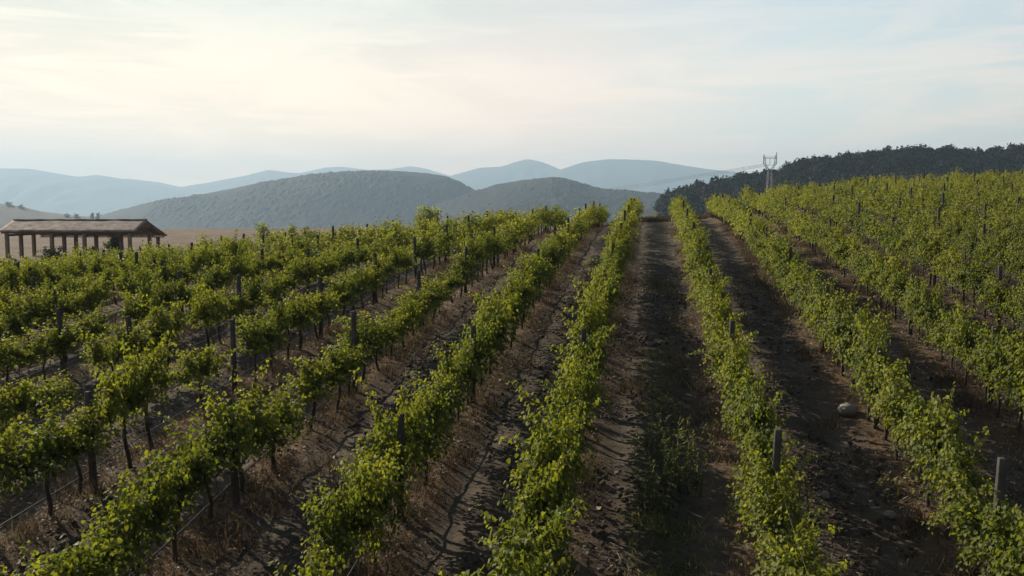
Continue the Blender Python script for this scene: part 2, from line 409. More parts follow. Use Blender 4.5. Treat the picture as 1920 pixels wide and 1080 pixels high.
    c3 = mix(sp.outputs[2], c2, dry)
    L(c3, bs.inputs['Base Color']); bs.inputs['Roughness'].default_value = .95; bs.inputs['Specular IOR Level'].default_value = .12
    bp = N('ShaderNodeBump'); bp.inputs['Strength'].default_value = .7; bp.inputs['Distance'].default_value = .04
    L(noise(17, 7, .7).outputs['Fac'], bp.inputs['Height']); L(bp.outputs[0], bs.inputs['Normal']); L(bs.outputs[0], out.inputs['Surface'])
    me = mesh_np('ground', np.stack([X, Y, Z], -1), [f], m, True, col)
    tag(link('ground', me), kind='structure')
build_ground()

# ------------------------------------------------------------------ hills and mountains
def hill(name, prof, depth, wf, wb, zbase, mat, res=(220, 60), amp=0, ascale=.02, spur=.16, seed=0, dvar=0.0, crest=None):
    """a ridge with real width: prof = (photo x, photo y) of its crest, seen at that depth"""
    prof = np.array(prof, float)
    us = np.linspace(prof[0, 0], prof[-1, 0], res[0])
    x_ = np.linspace(0, 1, 9); 
    yt = np.interp(us, prof[:, 0], prof[:, 1])
    k = max(3, res[0] // 60) | 1
    ker = np.hanning(k + 2)[1:-1]; ker /= ker.sum()
    yt = np.convolve(np.pad(yt, k // 2, mode='edge'), ker, 'valid')
    dep = depth * (1 + dvar * (us - us.mean()) / (us.max() - us.min()))
    rays = np.stack([pix_ray(u, YH) for u in us])
    ridge = rays * dep[:, None]; ridge[:, 2] = HCAM + (YH - yt) / F * dep
    hdir = rays.copy(); hdir[:, 2] = 0; hdir = unit(hdir)
    vs = np.concatenate([np.linspace(-1, 0, res[1]), np.linspace(0, 1, res[1] // 3)[1:]])
    V = []
    for v in vs:
        off = wf * v if v < 0 else wb * v
        P = ridge.copy(); P[:, :2] += hdir[:, :2] * off
        nx = P[:, 0] * ascale; ny = P[:, 1] * ascale
        sp = (fbm(nx * .35 + seed, ny * .2, 4) - .5) * spur * 4 * abs(v) * (1 - abs(v))
        h = np.clip(1 - abs(v) + sp, 0, 1)
        h = h * h * (3 - 2 * h) * .55 + h * .45
        h = np.where(abs(v) < 1e-6, 1, np.minimum(h, 1))
        z = zbase + (ridge[:, 2] - zbase) * h
        if amp:
            z = z + amp * (.25 + 1.5 * smooth(.35, .65, fbm(P[:, 0] / 160. + seed, P[:, 1] / 160., 3))) * (fbm(P[:, 0] / 10. + seed, P[:, 1] / 10., 3, gain=.75) - .5) * min(1, (1 - abs(v)) * 6)
        V.append(np.stack([P[:, 0], P[:, 1], z], -1))
    V = np.array(V); n, k2 = V.shape[:2]
    i = np.arange(n - 1)[:, None] * k2 + np.arange(k2 - 1)[None]
    f = np.stack([i, i + 1, i + k2 + 1, i + k2], -1).reshape(-1, 4)
    o = link(name, mesh_np(name, V, [f], mat, True)); tag(o, kind='structure')
    return o
M['far_wood'] = noise_mat('wooded_mountain', [(.3, (.020, .028, .024)), (.7, (.040, .046, .036))], .004, 8, .95, 0)
M['mid_wood'] = noise_mat('wooded_hillside', [(.3, (.008, .011, .012)), (.5, (.013, .017, .016)), (.64, (.024, .027, .022)), (.80, (.06, .054, .044))], .005, 10, .95, 0)
def fields_at_foot(m, z0, z1):
    nt = m.node_tree; N = nt.nodes.new; L = nt.links.new
    bs = next(n for n in nt.nodes if n.type == 'BSDF_PRINCIPLED'); src = bs.inputs['Base Color'].links[0].from_socket
    tc = N('ShaderNodeTexCoord'); sp = N('ShaderNodeSeparateXYZ'); L(tc.outputs['Object'], sp.inputs[0])
    big = N('ShaderNodeTexNoise'); big.inputs['Scale'].default_value = .0022; big.inputs['Detail'].default_value = 4; L(tc.outputs['Object'], big.inputs['Vector'])
    ad = N('ShaderNodeMath'); ad.operation = 'MULTIPLY_ADD'; ad.inputs[1].default_value = -260.0; L(big.outputs['Fac'], ad.inputs[0]); L(sp.outputs[2], ad.inputs[2])
    mr = N('ShaderNodeMapRange'); mr.interpolation_type = 'SMOOTHSTEP'; mr.inputs['From Min'].default_value = z1; mr.inputs['From Max'].default_value = z0; L(ad.outputs[0], mr.inputs['Value'])
    vo = N('ShaderNodeTexVoronoi'); vo.inputs['Scale'].default_value = .006; L(tc.outputs['Object'], vo.inputs['Vector'])
    cr = N('ShaderNodeValToRGB'); e = cr.color_ramp.elements; e[0].color = (.16, .125, .085, 1); e[1].color = (.045, .052, .03, 1); e[1].position = .75
    k = e.new(.45); k.color = (.11, .10, .06, 1); cr.color_ramp.interpolation = 'CONSTANT'
    s1 = N('ShaderNodeSeparateColor'); L(vo.outputs['Color'], s1.inputs[0]); L(s1.outputs[0], cr.inputs[0])
    mx = N('ShaderNodeMix'); mx.data_type = 'RGBA'; L(mr.outputs[0], mx.inputs[0]); L(src, mx.inputs[6]); L(cr.outputs[0], mx.inputs[7]); L(mx.outputs[2], bs.inputs['Base Color'])
fields_at_foot(M['mid_wood'], -205.0, -170.0)
M['dry_hill'] = noise_mat('dry_hillside', [(.3, (.060, .050, .042)), (.6, (.098, .080, .066)), (.8, (.045, .047, .032))], .02, 8, .95, .4, .2, bdist=1)
hill('mountain', [(-900, 345), (-500, 322), (-200, 330), (0, 316), (60, 317), (130, 329), (150, 332), (185, 328), (240, 337), (290, 347), (330, 353), (380, 368), (450, 395), (520, 410)], 8400, 1700, 900, -112, M['far_wood'], (300, 40), seed=1)
hill('mountain', [(100, 372), (200, 345), (240, 335), (300, 342), (340, 351), (400, 341), (460, 330), (505, 319), (545, 324), (600, 326), (700, 340), (800, 352), (900, 380)], 9000, 1700, 900, -112, M['far_wood'], (300, 40), seed=2)
hill('mountain', [(480, 345), (560, 326), (610, 315), (640, 313), (690, 319), (730, 318), (770, 312), (800, 317), (830, 326), (880, 340), (960, 360)], 9700, 1700, 900, -112, M['far_wood'], (240, 40), seed=3)
hill('mountain', [(760, 372), (845, 330), (900, 315), (940, 313), (965, 305), (990, 299), (1015, 304), (1050, 318), (1120, 345), (1200, 375)], 8700, 1600, 900, -112, M['far_wood'], (240, 40), seed=4)
hill('mountain', [(960, 362), (1049, 319), (1090, 305), (1140, 299), (1190, 300), (1230, 302), (1270, 309), (1320, 317), (1370, 322), (1430, 326), (1560, 340), (1800, 330), (2300, 300), (2900, 330)], 8200, 1600, 900, -112, M['far_wood'], (320, 40), seed=5)
hill('wooded_hill', [(60, 432), (150, 415), (200, 400), (240, 390), (300, 375), (380, 364), (440, 353), (490, 342), (545, 333), (590, 326), (640, 322), (700, 320), (750, 321), (800, 325), (835, 330), (860, 340), (890, 356), (930, 378), (980, 405), (1040, 425)], 2500, 530, 900, -112, M['mid_wood'], (760, 170), amp=6, seed=6, ascale=.006, spur=.3)
hill('wooded_hill', [(800, 392), (880, 362), (930, 346), (985, 337), (1040, 332), (1070, 336), (1100, 347), (1130, 354), (1190, 358), (1240, 364), (1300, 372), (1400, 385)], 2100, 430, 800, -112, M['mid_wood'], (560, 140), amp=5, seed=7, ascale=.007, spur=.3)
hill('dry_hill', [(-500, 350), (-200, 362), (0, 381), (40, 387), (80, 397), (140, 404), (200, 409), (280, 417)], 1500, 560, 600, -70, M['dry_hill'], (160, 50), amp=1.2, seed=8)

# the wooded hill on the right: bare ground under a continuous wood
RF = np.array([(1120, 425), (1180, 405), (1240, 382), (1290, 358), (1330, 348), (1370, 337), (1395, 327), (1420, 325), (1440, 326), (1470, 312), (1500, 303), (1540, 298), (1600, 291), (1660, 286), (1700, 280), (1730, 278), (1780, 281), (1830, 285), (1870, 281), (1920, 279), (2000, 276), (2120, 284), (2300, 296), (2500, 315), (2700, 345)], float)
RF_D, RF_W = 560.0, 150.0
RF_G = [(x, y + 15 * min(1, (x - 1100) / 300)) for x, y in RF]
M['forest_floor'] = noise_mat('forest_floor', [(.3, (.018, .022, .012)), (.7, (.045, .045, .026))], .05, 8, .95, .5, .4, bdist=.5)
hill('forest_hill', RF_G, RF_D, RF_W, 300, -8, M['forest_floor'], (240, 60), amp=0, seed=9, ascale=.01, spur=.1)
def build_wood():
    rng = np.random.default_rng(21)
    n = 2100
    px = rng.uniform(1236, 2350, n); v = -(rng.random(n) ** 1.25) * .86
    v[:260] = rng.uniform(-.06, .05, 260)
    g = np.array(RF_G)
    yt = np.interp(px, g[:, 0], g[:, 1])
    cen = []
    for a, b, y in zip(px, v, yt):
        r = pix_ray(a, YH); P = r * RF_D
        zr = HCAM + (YH - y) / F * RF_D
        h = r.copy(); h[2] = 0; h /= np.linalg.norm(h)
        P[:2] += h[:2] * (RF_W * b if b < 0 else 300 * b)
        t = np.clip(1 - abs(b), 0, 1); t = t * t * (3 - 2 * t) * .55 + t * .45
        cen.append((P[0], P[1], -8 + (zr + 8) * t))
    cen = np.array(cen)
    R = rng.uniform(2.3, 4.2, n); R[260:][rng.random(n - 260) < .12] *= 1.25
    cen[:, 2] += R * rng.uniform(.45, .8, n)
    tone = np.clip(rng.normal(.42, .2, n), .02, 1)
    q = 120
    d = unit(rng.normal(size=(n, q, 3))); d[..., 2] = np.where(d[..., 2] < -.35, -d[..., 2], d[..., 2])
    lob = 1 + .20 * np.sin(d[..., 0] * 4 + rng.random((n, 1)) * 6) + .16 * np.sin(d[..., 1] * 5 + rng.random((n, 1)) * 6)
    rr = R[:, None] * lob * rng.uniform(.72, 1.06, (n, q))
    P = cen[:, None] + d * rr[..., None] * np.array([1, 1, 1.05])
    nr = unit(d + rng.normal(0, .45, d.shape))
    sz = np.repeat(R[:, None] * .36, q, 1) * rng.uniform(.6, 1.3, (n, q))
    V, f = quads_geo(P.reshape(-1, 3), nr.reshape(-1, 3), sz.ravel(), rng, .9)
    t = np.repeat(tone, q) + rng.normal(0, .09, n * q)
    b = rng.random(n * q)
    col = np.stack([np.repeat(t, 4), np.repeat(b, 4)], -1)
    # rough inner masses so that no crown is hollow
    ico = []
    ph = (1 + 5 ** .5) / 2
    for s in (-1, 1):
        for t_ in (-ph, ph): ico += [(0, s, t_), (s, t_, 0), (t_, 0, s)]
    ico = unit(np.array(ico))
    F3 = []
    for i in range(12):
        for j in range(i + 1, 12):
            for k in range(j + 1, 12):
                if max(np.linalg.norm(ico[i] - ico[j]), np.linalg.norm(ico[j] - ico[k]), np.linalg.norm(ico[i] - ico[k])) < 1.1:
                    a = np.cross(ico[j] - ico[i], ico[k] - ico[i])
                    F3.append((i, j, k) if a @ ico[i] > 0 else (i, k, j))
    F3 = np.array(F3)
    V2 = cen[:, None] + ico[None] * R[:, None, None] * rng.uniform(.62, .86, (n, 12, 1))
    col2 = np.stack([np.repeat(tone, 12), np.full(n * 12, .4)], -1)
    f3 = (np.arange(n)[:, None, None] * 12 + F3[None]).reshape(-1, 3) + len(V)
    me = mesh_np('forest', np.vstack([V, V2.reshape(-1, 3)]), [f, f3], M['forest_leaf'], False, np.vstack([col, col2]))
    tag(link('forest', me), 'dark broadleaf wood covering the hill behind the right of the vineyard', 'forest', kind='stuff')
build_wood()

# ------------------------------------------------------------------ grapevines
def vine_variant(seed, dense, lod):
    """trunk and foliage of one vine; the row runs along Y"""
    rng = np.random.default_rng(seed)
    hc = rng.uniform(.66, .82)
    mb = MB()
    lean = rng.normal(0, .05, 2)
    z = np.linspace(-.08, hc, 7)
    pts = np.stack([lean[0] * z + .02 * np.sin(z * 9 + seed), lean[1] * z + .025 * np.cos(z * 7 + seed), z], -1)
    mb.tube(pts, np.linspace(.042, .026, 7) * rng.uniform(.85, 1.2), 6)
    top = pts[-1]
    arms = []
    for s in (-1, 1):
        t = np.linspace(0, 1, 6); l = rng.uniform(.42, .60)
        a = np.stack([top[0] + .03 * rng.normal() * t, top[1] + s * l * t, top[2] + .10 * np.sin(t * 3) + rng.normal(0, .03) * t], -1)
        a[0] = top - np.array([0, 0, .02])
        mb.tube(a, np.linspace(.022, .012, 6), 5); arms.append(a)
    P = []; AX = []; NR = []; TN = []; SZ = []
    ns = (20 if dense else 19) if lod == 0 else 14
    side = rng.choice([-1, 1])
    for k in range(ns):
        a = arms[k % 2]; t = rng.uniform(.05, 1.12) if k > 1 else 1.0
        b = np.array([np.interp(t, np.linspace(0, 1, 6), a[:, i]) for i in range(3)])
        if t > 1: b[1] += (t - 1) * .5 * (1 if k % 2 else -1)
        hang = (rng.random() < (.46 if dense else .30))
        L_ = rng.uniform(.45, .90) * (1.0 if not hang else .9)
        if rng.random() < .08 and lod == 0: L_ *= 1.35
        sx = rng.choice([-1, 1])
        d = np.array([sx * abs(rng.normal(0, .22)), rng.normal(0, .24), 1.0])
        d /= np.linalg.norm(d)
        m_ = int(L_ / (.027 if lod == 0 else .072))
        p = b.copy()
        st = L_ / max(m_, 1)
        for i in range(m_):
            u = i / max(m_ - 1, 1)
            g = (-.30 if hang else (-.05 if u < .6 else -.13)) * (st / .046) * .5 * (1.5 if dense and hang else 1)
            d = d + np.array([sx * (.10 if hang else .018), rng.normal(0, .05), g * (.35 if u < .25 else 1)]) + rng.normal(0, .04, 3)
            d /= np.linalg.norm(d)
            p = p + d * st
            if p[2] < .22: break
            nl = 1 if u > .85 else (3 if lod == 0 and u < .6 else 2)
            for j in range(nl):
                o = rng.normal(0, 1, 3); o[2] *= .4; o /= np.linalg.norm(o)
                out = np.array([np.sign(p[0] + 1e-3) * .7, 0, .25]) + o
                P.append(p + o * rng.uniform(.02, .075)); AX.append(o * .8 + np.array([0, 0, -.35]) + rng.normal(0, .25, 3))
                NR.append(out + np.array([0, 0, .75]) + rng.normal(0, .5, 3))
                SZ.append((.041 + .032 * rng.random()) * (1 - .35 * max(0, u - .6)) * (1.0 if lod == 0 else 1.72))
                TN.append(.32 + .26 * u + rng.normal(0, .075) + (.3 if rng.random() < .006 else 0))
    # leaf wall around the arms
    nf = (640 if dense else 430) if lod == 0 else (150 if dense else 110)
    y = rng.uniform(-.62, .62, nf); cl = .35 + .65 * vnoise(y * 5 + seed * 3.7, np.full(nf, seed * 1.3))
    zz = hc + rng.uniform(-.30 if dense else -.12, .62, nf) * cl
    xx = rng.normal(0, .15, nf) * (1.1 if dense else 1)
    for i in range(nf):
        o = np.array([np.sign(xx[i]) * .8, rng.normal(0, .5), rng.normal(0, .3)])
        P.append(np.array([xx[i], y[i], zz[i]])); AX.append(o * .6 + np.array([0, 0, -.5]) + rng.normal(0, .3, 3)); NR.append(o + np.array([0, 0, .6]) + rng.normal(0, .4, 3))
        SZ.append((.041 + .032 * rng.random()) * (1.0 if lod == 0 else 1.72)); TN.append(rng.normal(.33, .08))
    P = np.array(P); V, f = leaves_geo(P, np.array(AX), np.array(NR), np.array(SZ), rng)
    tone = np.clip(np.array(TN), 0, .98); br = rng.random(len(P))
    col = np.repeat(np.stack([tone, br], -1), 6, 0)
    if lod:     # far vines: the kite between base, shoulders and tip
        k = np.array([0, 2, 3, 4]); V = V.reshape(-1, 6, 3)[:, k].reshape(-1, 3); col = col.reshape(-1, 6, 2)[:, k].reshape(-1, 2)
        f = np.arange(len(P))[:, None] * 4 + np.array([[0, 3, 2, 1]])
    return mb, V, f, col

NV = 9
VAR = {}
for dn in (0, 1):
    for k in range(NV):
        mb, V, f, col = vine_variant(100 + 50 * dn + k, dn, 0)
        VAR[dn, k] = (mb.mesh('trunk', M['bark'], True), mesh_np('foliage', V, [f], M['vine_leaf'], True, col))
FAR = {(dn, k): vine_variant(300 + 50 * dn + k, dn, 1) for dn in (0, 1) for k in range(7)}

ORD = ['', 'first', 'second', 'third', 'fourth', 'fifth', 'sixth', 'seventh', 'eighth', 'ninth', 'tenth', 'eleventh', 'twelfth', 'thirteenth', 'fourteenth', 'fifteenth', 'sixteenth', 'seventeenth', 'eighteenth', 'nineteenth', 'twentieth']
def nth(k):
    if k <= 20: return ORD[k]
    return '%d%s' % (k, {1: 'st', 2: 'nd', 3: 'rd'}.get(k % 10, 'th') if k % 100 not in (11, 12, 13) else 'th')
def row_name(r):
    if r <= 0: return '%s row left of the weedy alley' % nth(1 - r)
    return '%s row right of the weedy alley' % nth(r)
ROW_END = {r: (67 if r <= 1 else 70 if r < 4 else 84) for r in ROWX}

POST_Y = {0: (12.0, 6.15), 1: (12.3, 6.35), -1: (12.6, 5.4), -2: (12.9, 5.8), -3: (13.2, 5.15), -4: (13.3, 5.3), 2: (11.8, 5.9), 3: (13.5, 5.9), 4: (20.6, 5.9)}
posts = {}
for r in ROWX:
    y0, st = POST_Y.get(r, (11 + (r * 2.37) % 5, 5.7))
    y = y0 - st * 2; L_ = []
    while y < ROW_END[r]:
        L_.append(y); y += st
    posts[r] = L_

def in_view(p, mx=30, my=60):
    x, y, d = proj(p)
    return d > 1 and -mx < x < 1920 + mx and y < 1080 + my
cand = []
rngv = np.random.default_rng(5)
for r in ROWX:
    y = 5.0 + rngv.random()
    step = 1.02 if r <= -2 else .98
    while y < ROW_END[r]:
        x = ROWX[r] + rngv.normal(0, .05)
        gap = (r <= -2 and rngv.random() < .08) or (r > -2 and rngv.random() < .02)
        p = np.array([x, y, gz(x, y)])
        top = p + np.array([0, 0, 1.6])
        if not gap and in_view(top, 60, 90):
            cand.append((proj(top)[2], r, x, y + rngv.normal(0, .06), p[2]))
        y += step
cand.sort()
near = cand[:300]; far = cand[300:]
cnt = {}
for dpt, r, x, y, z in sorted(near, key=lambda c: (c[1], c[3])):
    cnt[r] = cnt.get(r, 0) + 1
    dn = 0 if r <= -2 else 1
    if r == -1: dn = int(rngv.random() < .75)
    if r == -2: dn = int(rngv.random() < .5)
    k = int(rngv.integers(NV))
    flip = math.pi * int(rngv.integers(2)) + rngv.normal(0, .10)
    sz = float(np.clip(rngv.normal(1.08 if r <= -2 else 1.16, .10) * (.84 + .34 * vnoise(np.array([x * .45 + 7]), np.array([y * .33]))[0]), .74, 1.36)); sw = float(np.clip(rngv.normal(.97 if r <= -2 else .84, .1), .7, 1.3))
    e = empty('grapevine', (x, y, z), flip, (sw, float(np.clip(rngv.normal(1.0, .08), .85, 1.2)), sz))
    tag(e, 'leafy grapevine, %s from the front in the %s' % (nth(cnt[r]), row_name(r)), 'grapevine', 'grapevines on the vineyard trellis')
    t, fo = VAR[dn, k]
    link('trunk', t, e); link('foliage', fo, e)
def far_vines():
    LV = []; LF = []; LC = []; TV = []; TF = []; n = 0; rng = np.random.default_rng(9)
    wood = []; nw = 0
    for dpt, r, x, y, z in far:
        dn = 0 if (r <= -2 and rng.random() < .3) else 1
        mb, V, f, col = FAR[dn, int(rng.integers(7))]
        a = math.pi * rng.integers(2) + rng.normal(0, .12); c, s = math.cos(a), math.sin(a)
        sc = np.array([rng.normal(1.22 if r <= -2 else 1.05, .1), rng.normal(1.02, .08), np.clip(rng.normal(1.10 if r <= -2 else 1.06, .13), .8, 1.4)])
        def place(Q):
            Q = Q * sc
            return np.stack([x + Q[:, 0] * c - Q[:, 1] * s, y + Q[:, 0] * s + Q[:, 1] * c, z + Q[:, 2]], -1)
        LV.append(place(V)); LF.append(f + n); n += len(V)
        cc = col.copy(); cc[:, 0] = np.clip(cc[:, 0] + rng.normal(0, .06) + .22 * (vnoise(np.array([x * .2]), np.array([y * .14 + 4]))[0] - .5) + (.03 if r > 1 else 0), 0, 1); LC.append(cc)
        wood.append(place(np.vstack(mb.V))); TF.append(np.array(mb.f4) + nw); nw += mb.n
    nl = n
    V = np.vstack(LV + wood); f = np.vstack(LF + [q + nl for q in TF])
    me = mesh_np('far_grapevines', V, [f], M['vine_leaf'], True, np.vstack(LC + [np.tile([[0.0, .5]], (nw, 1))]))
    me.materials.append(M['bark'])
    mi = np.zeros(len(me.polygons), np.int32); mi[sum(len(q) for q in LF):] = 1
    me.polygons.foreach_set('material_index', mi); me.update()
    tag(link('far_grapevines', me), 'mass of distant grapevines merging together up to the crest', 'grapevines', kind='stuff')
far_vines()

# ------------------------------------------------------------------ posts, wires and drip pipes
def post_mesh(seed):
    rng = np.random.default_rng(seed); mb = MB()
    mb.box((0, 0, .70), (.098, .092, 2.14), .008, taper=.96)
    for h in (.72, 1.03, 1.34):                       # wire staples on both faces
        for s in (-1, 1): mb.box((s * .050, 0, h), (.012, .03, .03))
    return mb.mesh('trellis_post', M['post'])
PM = [post_mesh(k) for k in range(2)]
pc = []
for r in ROWX:
    for y in posts[r]:
        x = ROWX[r]; p = np.array([x, y, gz(x, y) + 1.6])
        if in_view(p, 10, 40): pc.append((proj(p)[2], r, x, y))
pc.sort(); pc = pc[:290]
cnt = {}
rngp = np.random.default_rng(11)
for d, r, x, y in sorted(pc, key=lambda c: (c[1], c[3])):
    cnt[r] = cnt.get(r, 0) + 1
    o = link('trellis_post', PM[cnt[r] % 2])
    o.location = (x + rngp.normal(0, .02), y, gz(x, y) + float(np.clip(rngp.normal(0, .05), -.1, .1)))
    o.rotation_euler = (rngp.normal(0, .02), rngp.normal(0, .025), rngp.normal(0, .08))
    tag(o, 'grey trellis post, %s from the front in the %s' % (nth(cnt[r]), row_name(r)), 'post', 'trellis posts in the vine rows')
for r in ROWX:
    x = ROWX[r]
    vis = [y for y in posts[r] if in_view(np.array([x, y, gz(x, y) + 1.5]), 500, 900)]
    if len(vis) < 2 or r < -14 or r > 14: continue
    mb = MB()
    for h in (.74, 1.05, 1.36):
        pts = []
        for a, b in zip(vis[:-1], vis[1:]):
            for t in (0, .33, .66): pts.append((x + .05, a + (b - a) * t, gz(x, a + (b - a) * t) + h - (.015 if t else 0)))
        pts.append((x + .05, vis[-1], gz(x, vis[-1]) + h))
        mb.tube(pts, .002, 4)
    tag(link('trellis_wire', mb.mesh('trellis_wire', M['wire'])), 'thin steel wires strung between the posts of the %s' % row_name(r), 'wire', 'trellis wires')
    if r > -1: continue
    mb = MB(); pts = []; y = vis[0]; rg = np.random.default_rng(40 + r); k = 0
    while y < vis[-1]:
        sag = .42 - .05 * abs(math.sin(k * .9 + r)) + rg.normal(0, .008)
        pts.append((x - .05 + rg.normal(0, .008), y, gz(x, y) + max(sag, .2))); y += rg.uniform(.8, 1.2); k += 1
    P = np.array(pts); t = np.arange(len(P)); tt = np.linspace(0, len(P) - 1, len(P) * 4)
    P = np.stack([np.interp(tt, t, P[:, i]) for i in range(3)], -1)
    ker = np.array([.1, .2, .4, .2, .1])
    for i in (0, 2): P[2:-2, i] = np.convolve(P[:, i], ker, 'valid')
    mb.tube(P, .013, 7)
    tag(link('drip_pipe', mb.mesh('drip_pipe', M['hose'], True)), 'black irrigation pipe hanging low along the %s' % row_name(r), 'irrigation pipe', 'drip pipes under the vines')

# ------------------------------------------------------------------ dry grass, litter, weeds, stones on the vineyard floor
def blades(base, n, rng, h=(.15, .4), w=.008, spread=.10, lean=.35, seg=2):
    """grass blades around base points (k,3): n blades each -> V, faces, per-blade index"""
    k = len(base); B = np.repeat(base, n, 0); m = len(B)
    B = B + np.concatenate([rng.normal(0, spread, (m, 2)), np.zeros((m, 1))], 1)
    H = rng.uniform(*h, m); d = np.concatenate([rng.normal(0, lean, (m, 2)), np.ones((m, 1))], 1); d = unit(d)
    side = unit(np.cross(d, rng.normal(size=(m, 3)))) * w
    bend = np.concatenate([rng.normal(0, .35, (m, 2)), -np.abs(rng.normal(0, .25, (m, 1)))], 1)
    a = B; mid = B + d * (H * .55)[:, None]; tip = B + d * H[:, None] + bend * (H * .5)[:, None]
    V = np.stack([a - side, a + side, mid + side * .8, tip, mid - side * .8], 1)
    f4 = np.arange(m)[:, None] * 5 + np.array([[0, 1, 2, 4]]); f3 = np.arange(m)[:, None] * 5 + np.array([[4, 2, 3]])
    return V.reshape(-1, 3), f4, f3, np.repeat(np.arange(k), n)
def scatter_litter():
    rng = np.random.default_rng(31)
    # dry grass tufts, thickest along the rows
    P = []
    for r in ROWX:
        if not -12 <= r <= 8: continue
        y = 7 + 50 * rng.random(360) ** 1.2; x = ROWX[r] + rng.normal(-.02, .27, 360)
        keep = fbm(x * .6 + r, y * .35, 3) > .46
        P.append(np.stack([x[keep], y[keep]], -1))
    x = rng.uniform(-18, 12, 1500); y = rng.uniform(7, 34, 1500); keep = fbm(x * .5 + 9, y * .3, 3) > .60
    P.append(np.stack([x[keep], y[keep]], -1)); P = np.vstack(P)
    P = P[[in_view(np.array([a, b, gz(a, b)])) for a, b in P]]
    B = np.concatenate([P, ground(P[:, 0], P[:, 1])[:, None] + .0], 1)
    V, f4, f3, ix = blades(B, 26, rng, (.12, .50), .006, .12, .5)
    t = np.clip(rng.normal(.42, .18, len(P)), 0, 1)[ix] + rng.normal(0, .1, len(ix))
    col = np.repeat(np.stack([np.clip(t, 0, 1), rng.random(len(ix))], -1), 5, 0)
    tag(link('dry_grass', mesh_np('dry_grass', V, [f4, f3], M['straw'], True, col)), 'dry brown grass tufts growing along the feet of the vine rows', 'grass', kind='stuff')
    # fallen leaves, straw and prunings
    n = 140000
    x = rng.uniform(-18, 12, n); y = 7 + 30 * rng.random(n) ** 1.4
    keep = (fbm(x * .8, y * .45, 4) + .22 * np.exp(-(row_dist(x) / .55) ** 2)) > .50 + .1 * rng.random(n)
    x, y = x[keep], y[keep]; n = len(x)
    P = np.stack([x, y, ground(x, y) + .045 + .05 * rng.random(n) + .05 * np.exp(-(row_dist(x) / .42) ** 2)], -1)
    nr = rng.normal(0, .55, (n, 3)); nr[:, 2] = 1
    V, f = quads_geo(P, nr, rng.uniform(.025, .062, n) * rng.choice([1, 1, 1, 1.5], n), rng, 1.0)
    ns = int(n * .6)                                             # a third of them long thin straws
    Q = V.reshape(-1, 4, 3); c = Q.mean(1, keepdims=True); ax = unit(Q[:, 2:3] - Q[:, 0:1])
    D = Q - c; al = (D * ax).sum(-1, keepdims=True) * ax
    Q[:ns] = (c + al * 3.0 + (D - al) * .2)[:ns]
    t = np.clip(rng.normal(.45, .24, n), 0, 1)
    col = np.repeat(np.stack([t, rng.random(n)], -1), 4, 0)
    tag(link('fallen_leaves', mesh_np('fallen_leaves', Q.reshape(-1, 3), [f], M['litter'], False, col)), 'pale dead leaves and straw scattered over the dark soil', 'leaf litter', kind='stuff')
scatter_litter()

def soil_clods():
    rng = np.random.default_rng(55); n = 26000
    x = rng.uniform(-15, 11, n); y = 7 + 24 * rng.random(n) ** 1.5
    keep = fbm(x * .7 + 3, y * .5, 4) > .44 + .08 * rng.random(n); x, y = x[keep], y[keep]; n = len(x)
    ph = (1 + 5 ** .5) / 2; ico = []
    for a in (-1, 1):
        for t in (-ph, ph): ico += [(0, a, t), (a, t, 0), (t, 0, a)]
    ico = unit(np.array(ico, float)); T = []
    for i in range(12):
        for j in range(i + 1, 12):
            for k in range(j + 1, 12):
                if max(np.linalg.norm(ico[i] - ico[j]), np.linalg.norm(ico[j] - ico[k]), np.linalg.norm(ico[i] - ico[k])) < 1.1:
                    c = np.cross(ico[j] - ico[i], ico[k] - ico[i]); T.append((i, j, k) if c @ ico[i] > 0 else (i, k, j))
    R = .012 + .05 * rng.random(n) ** 2.6
    V = ico[None] * rng.uniform(.65, 1.3, (n, 12, 1)) * R[:, None, None] * rng.uniform(.7, 1.3, (n, 1, 3)) * np.array([1, 1, .7])
    V = V + np.stack([x, y, ground(x, y) + .02 + R * .25], -1)[:, None]
    f = (np.arange(n)[:, None, None] * 12 + np.array(T)[None]).reshape(-1, 3)
    m = noise_mat('clod_soil', [(.3, (.038, .029, .021)), (.55, (.080, .061, .044)), (.75, (.15, .12, .09))], 6, 6, .95, .5, 60)
    tag(link('soil_clods', mesh_np('soil_clods', V.reshape(-1, 3), [f], m)), 'loose clods and small stones lying over the vineyard soil', 'soil clods', kind='stuff')
soil_clods()

def stone_mesh(seed, flat=.62):
    rng = np.random.default_rng(seed); nu, nv = 22, 12; V = []
    for i in range(nv + 1):
        th = math.pi * i / nv
        for j in range(nu):
            ph = 2 * math.pi * j / nu
            d = np.array([math.sin(th) * math.cos(ph), math.sin(th) * math.sin(ph), math.cos(th)])
            r = 1 + .22 * (vnoise(d[0] * 1.6 + seed * 3 + 9, d[1] * 1.6 + d[2] * 1.9 + 9) - .5) * 2 + .10 * (vnoise(d[0] * 5 + 20 + seed, d[1] * 5 + d[2] * 4 + 20) - .5)
            q = d * r
            V.append(q * np.array([1, .75, flat]))
    mb = MB(); f = [(i * nu + j, (i + 1) * nu + j, (i + 1) * nu + (j + 1) % nu, i * nu + (j + 1) % nu) for i in range(nv) for j in range(nu)]
    mb.add(V, f)
    return mb.mesh('stone', M['stone'], True)
def on_ground(px, py, h=0.0):
    r = pix_ray(px, py); t = 4.0
    while t < 300:
        p = r * t
        if p[2] + HCAM - gz(p[0], p[1]) < h: break
        t *= 1.004
    return p[0], p[1], gz(p[0], p[1])
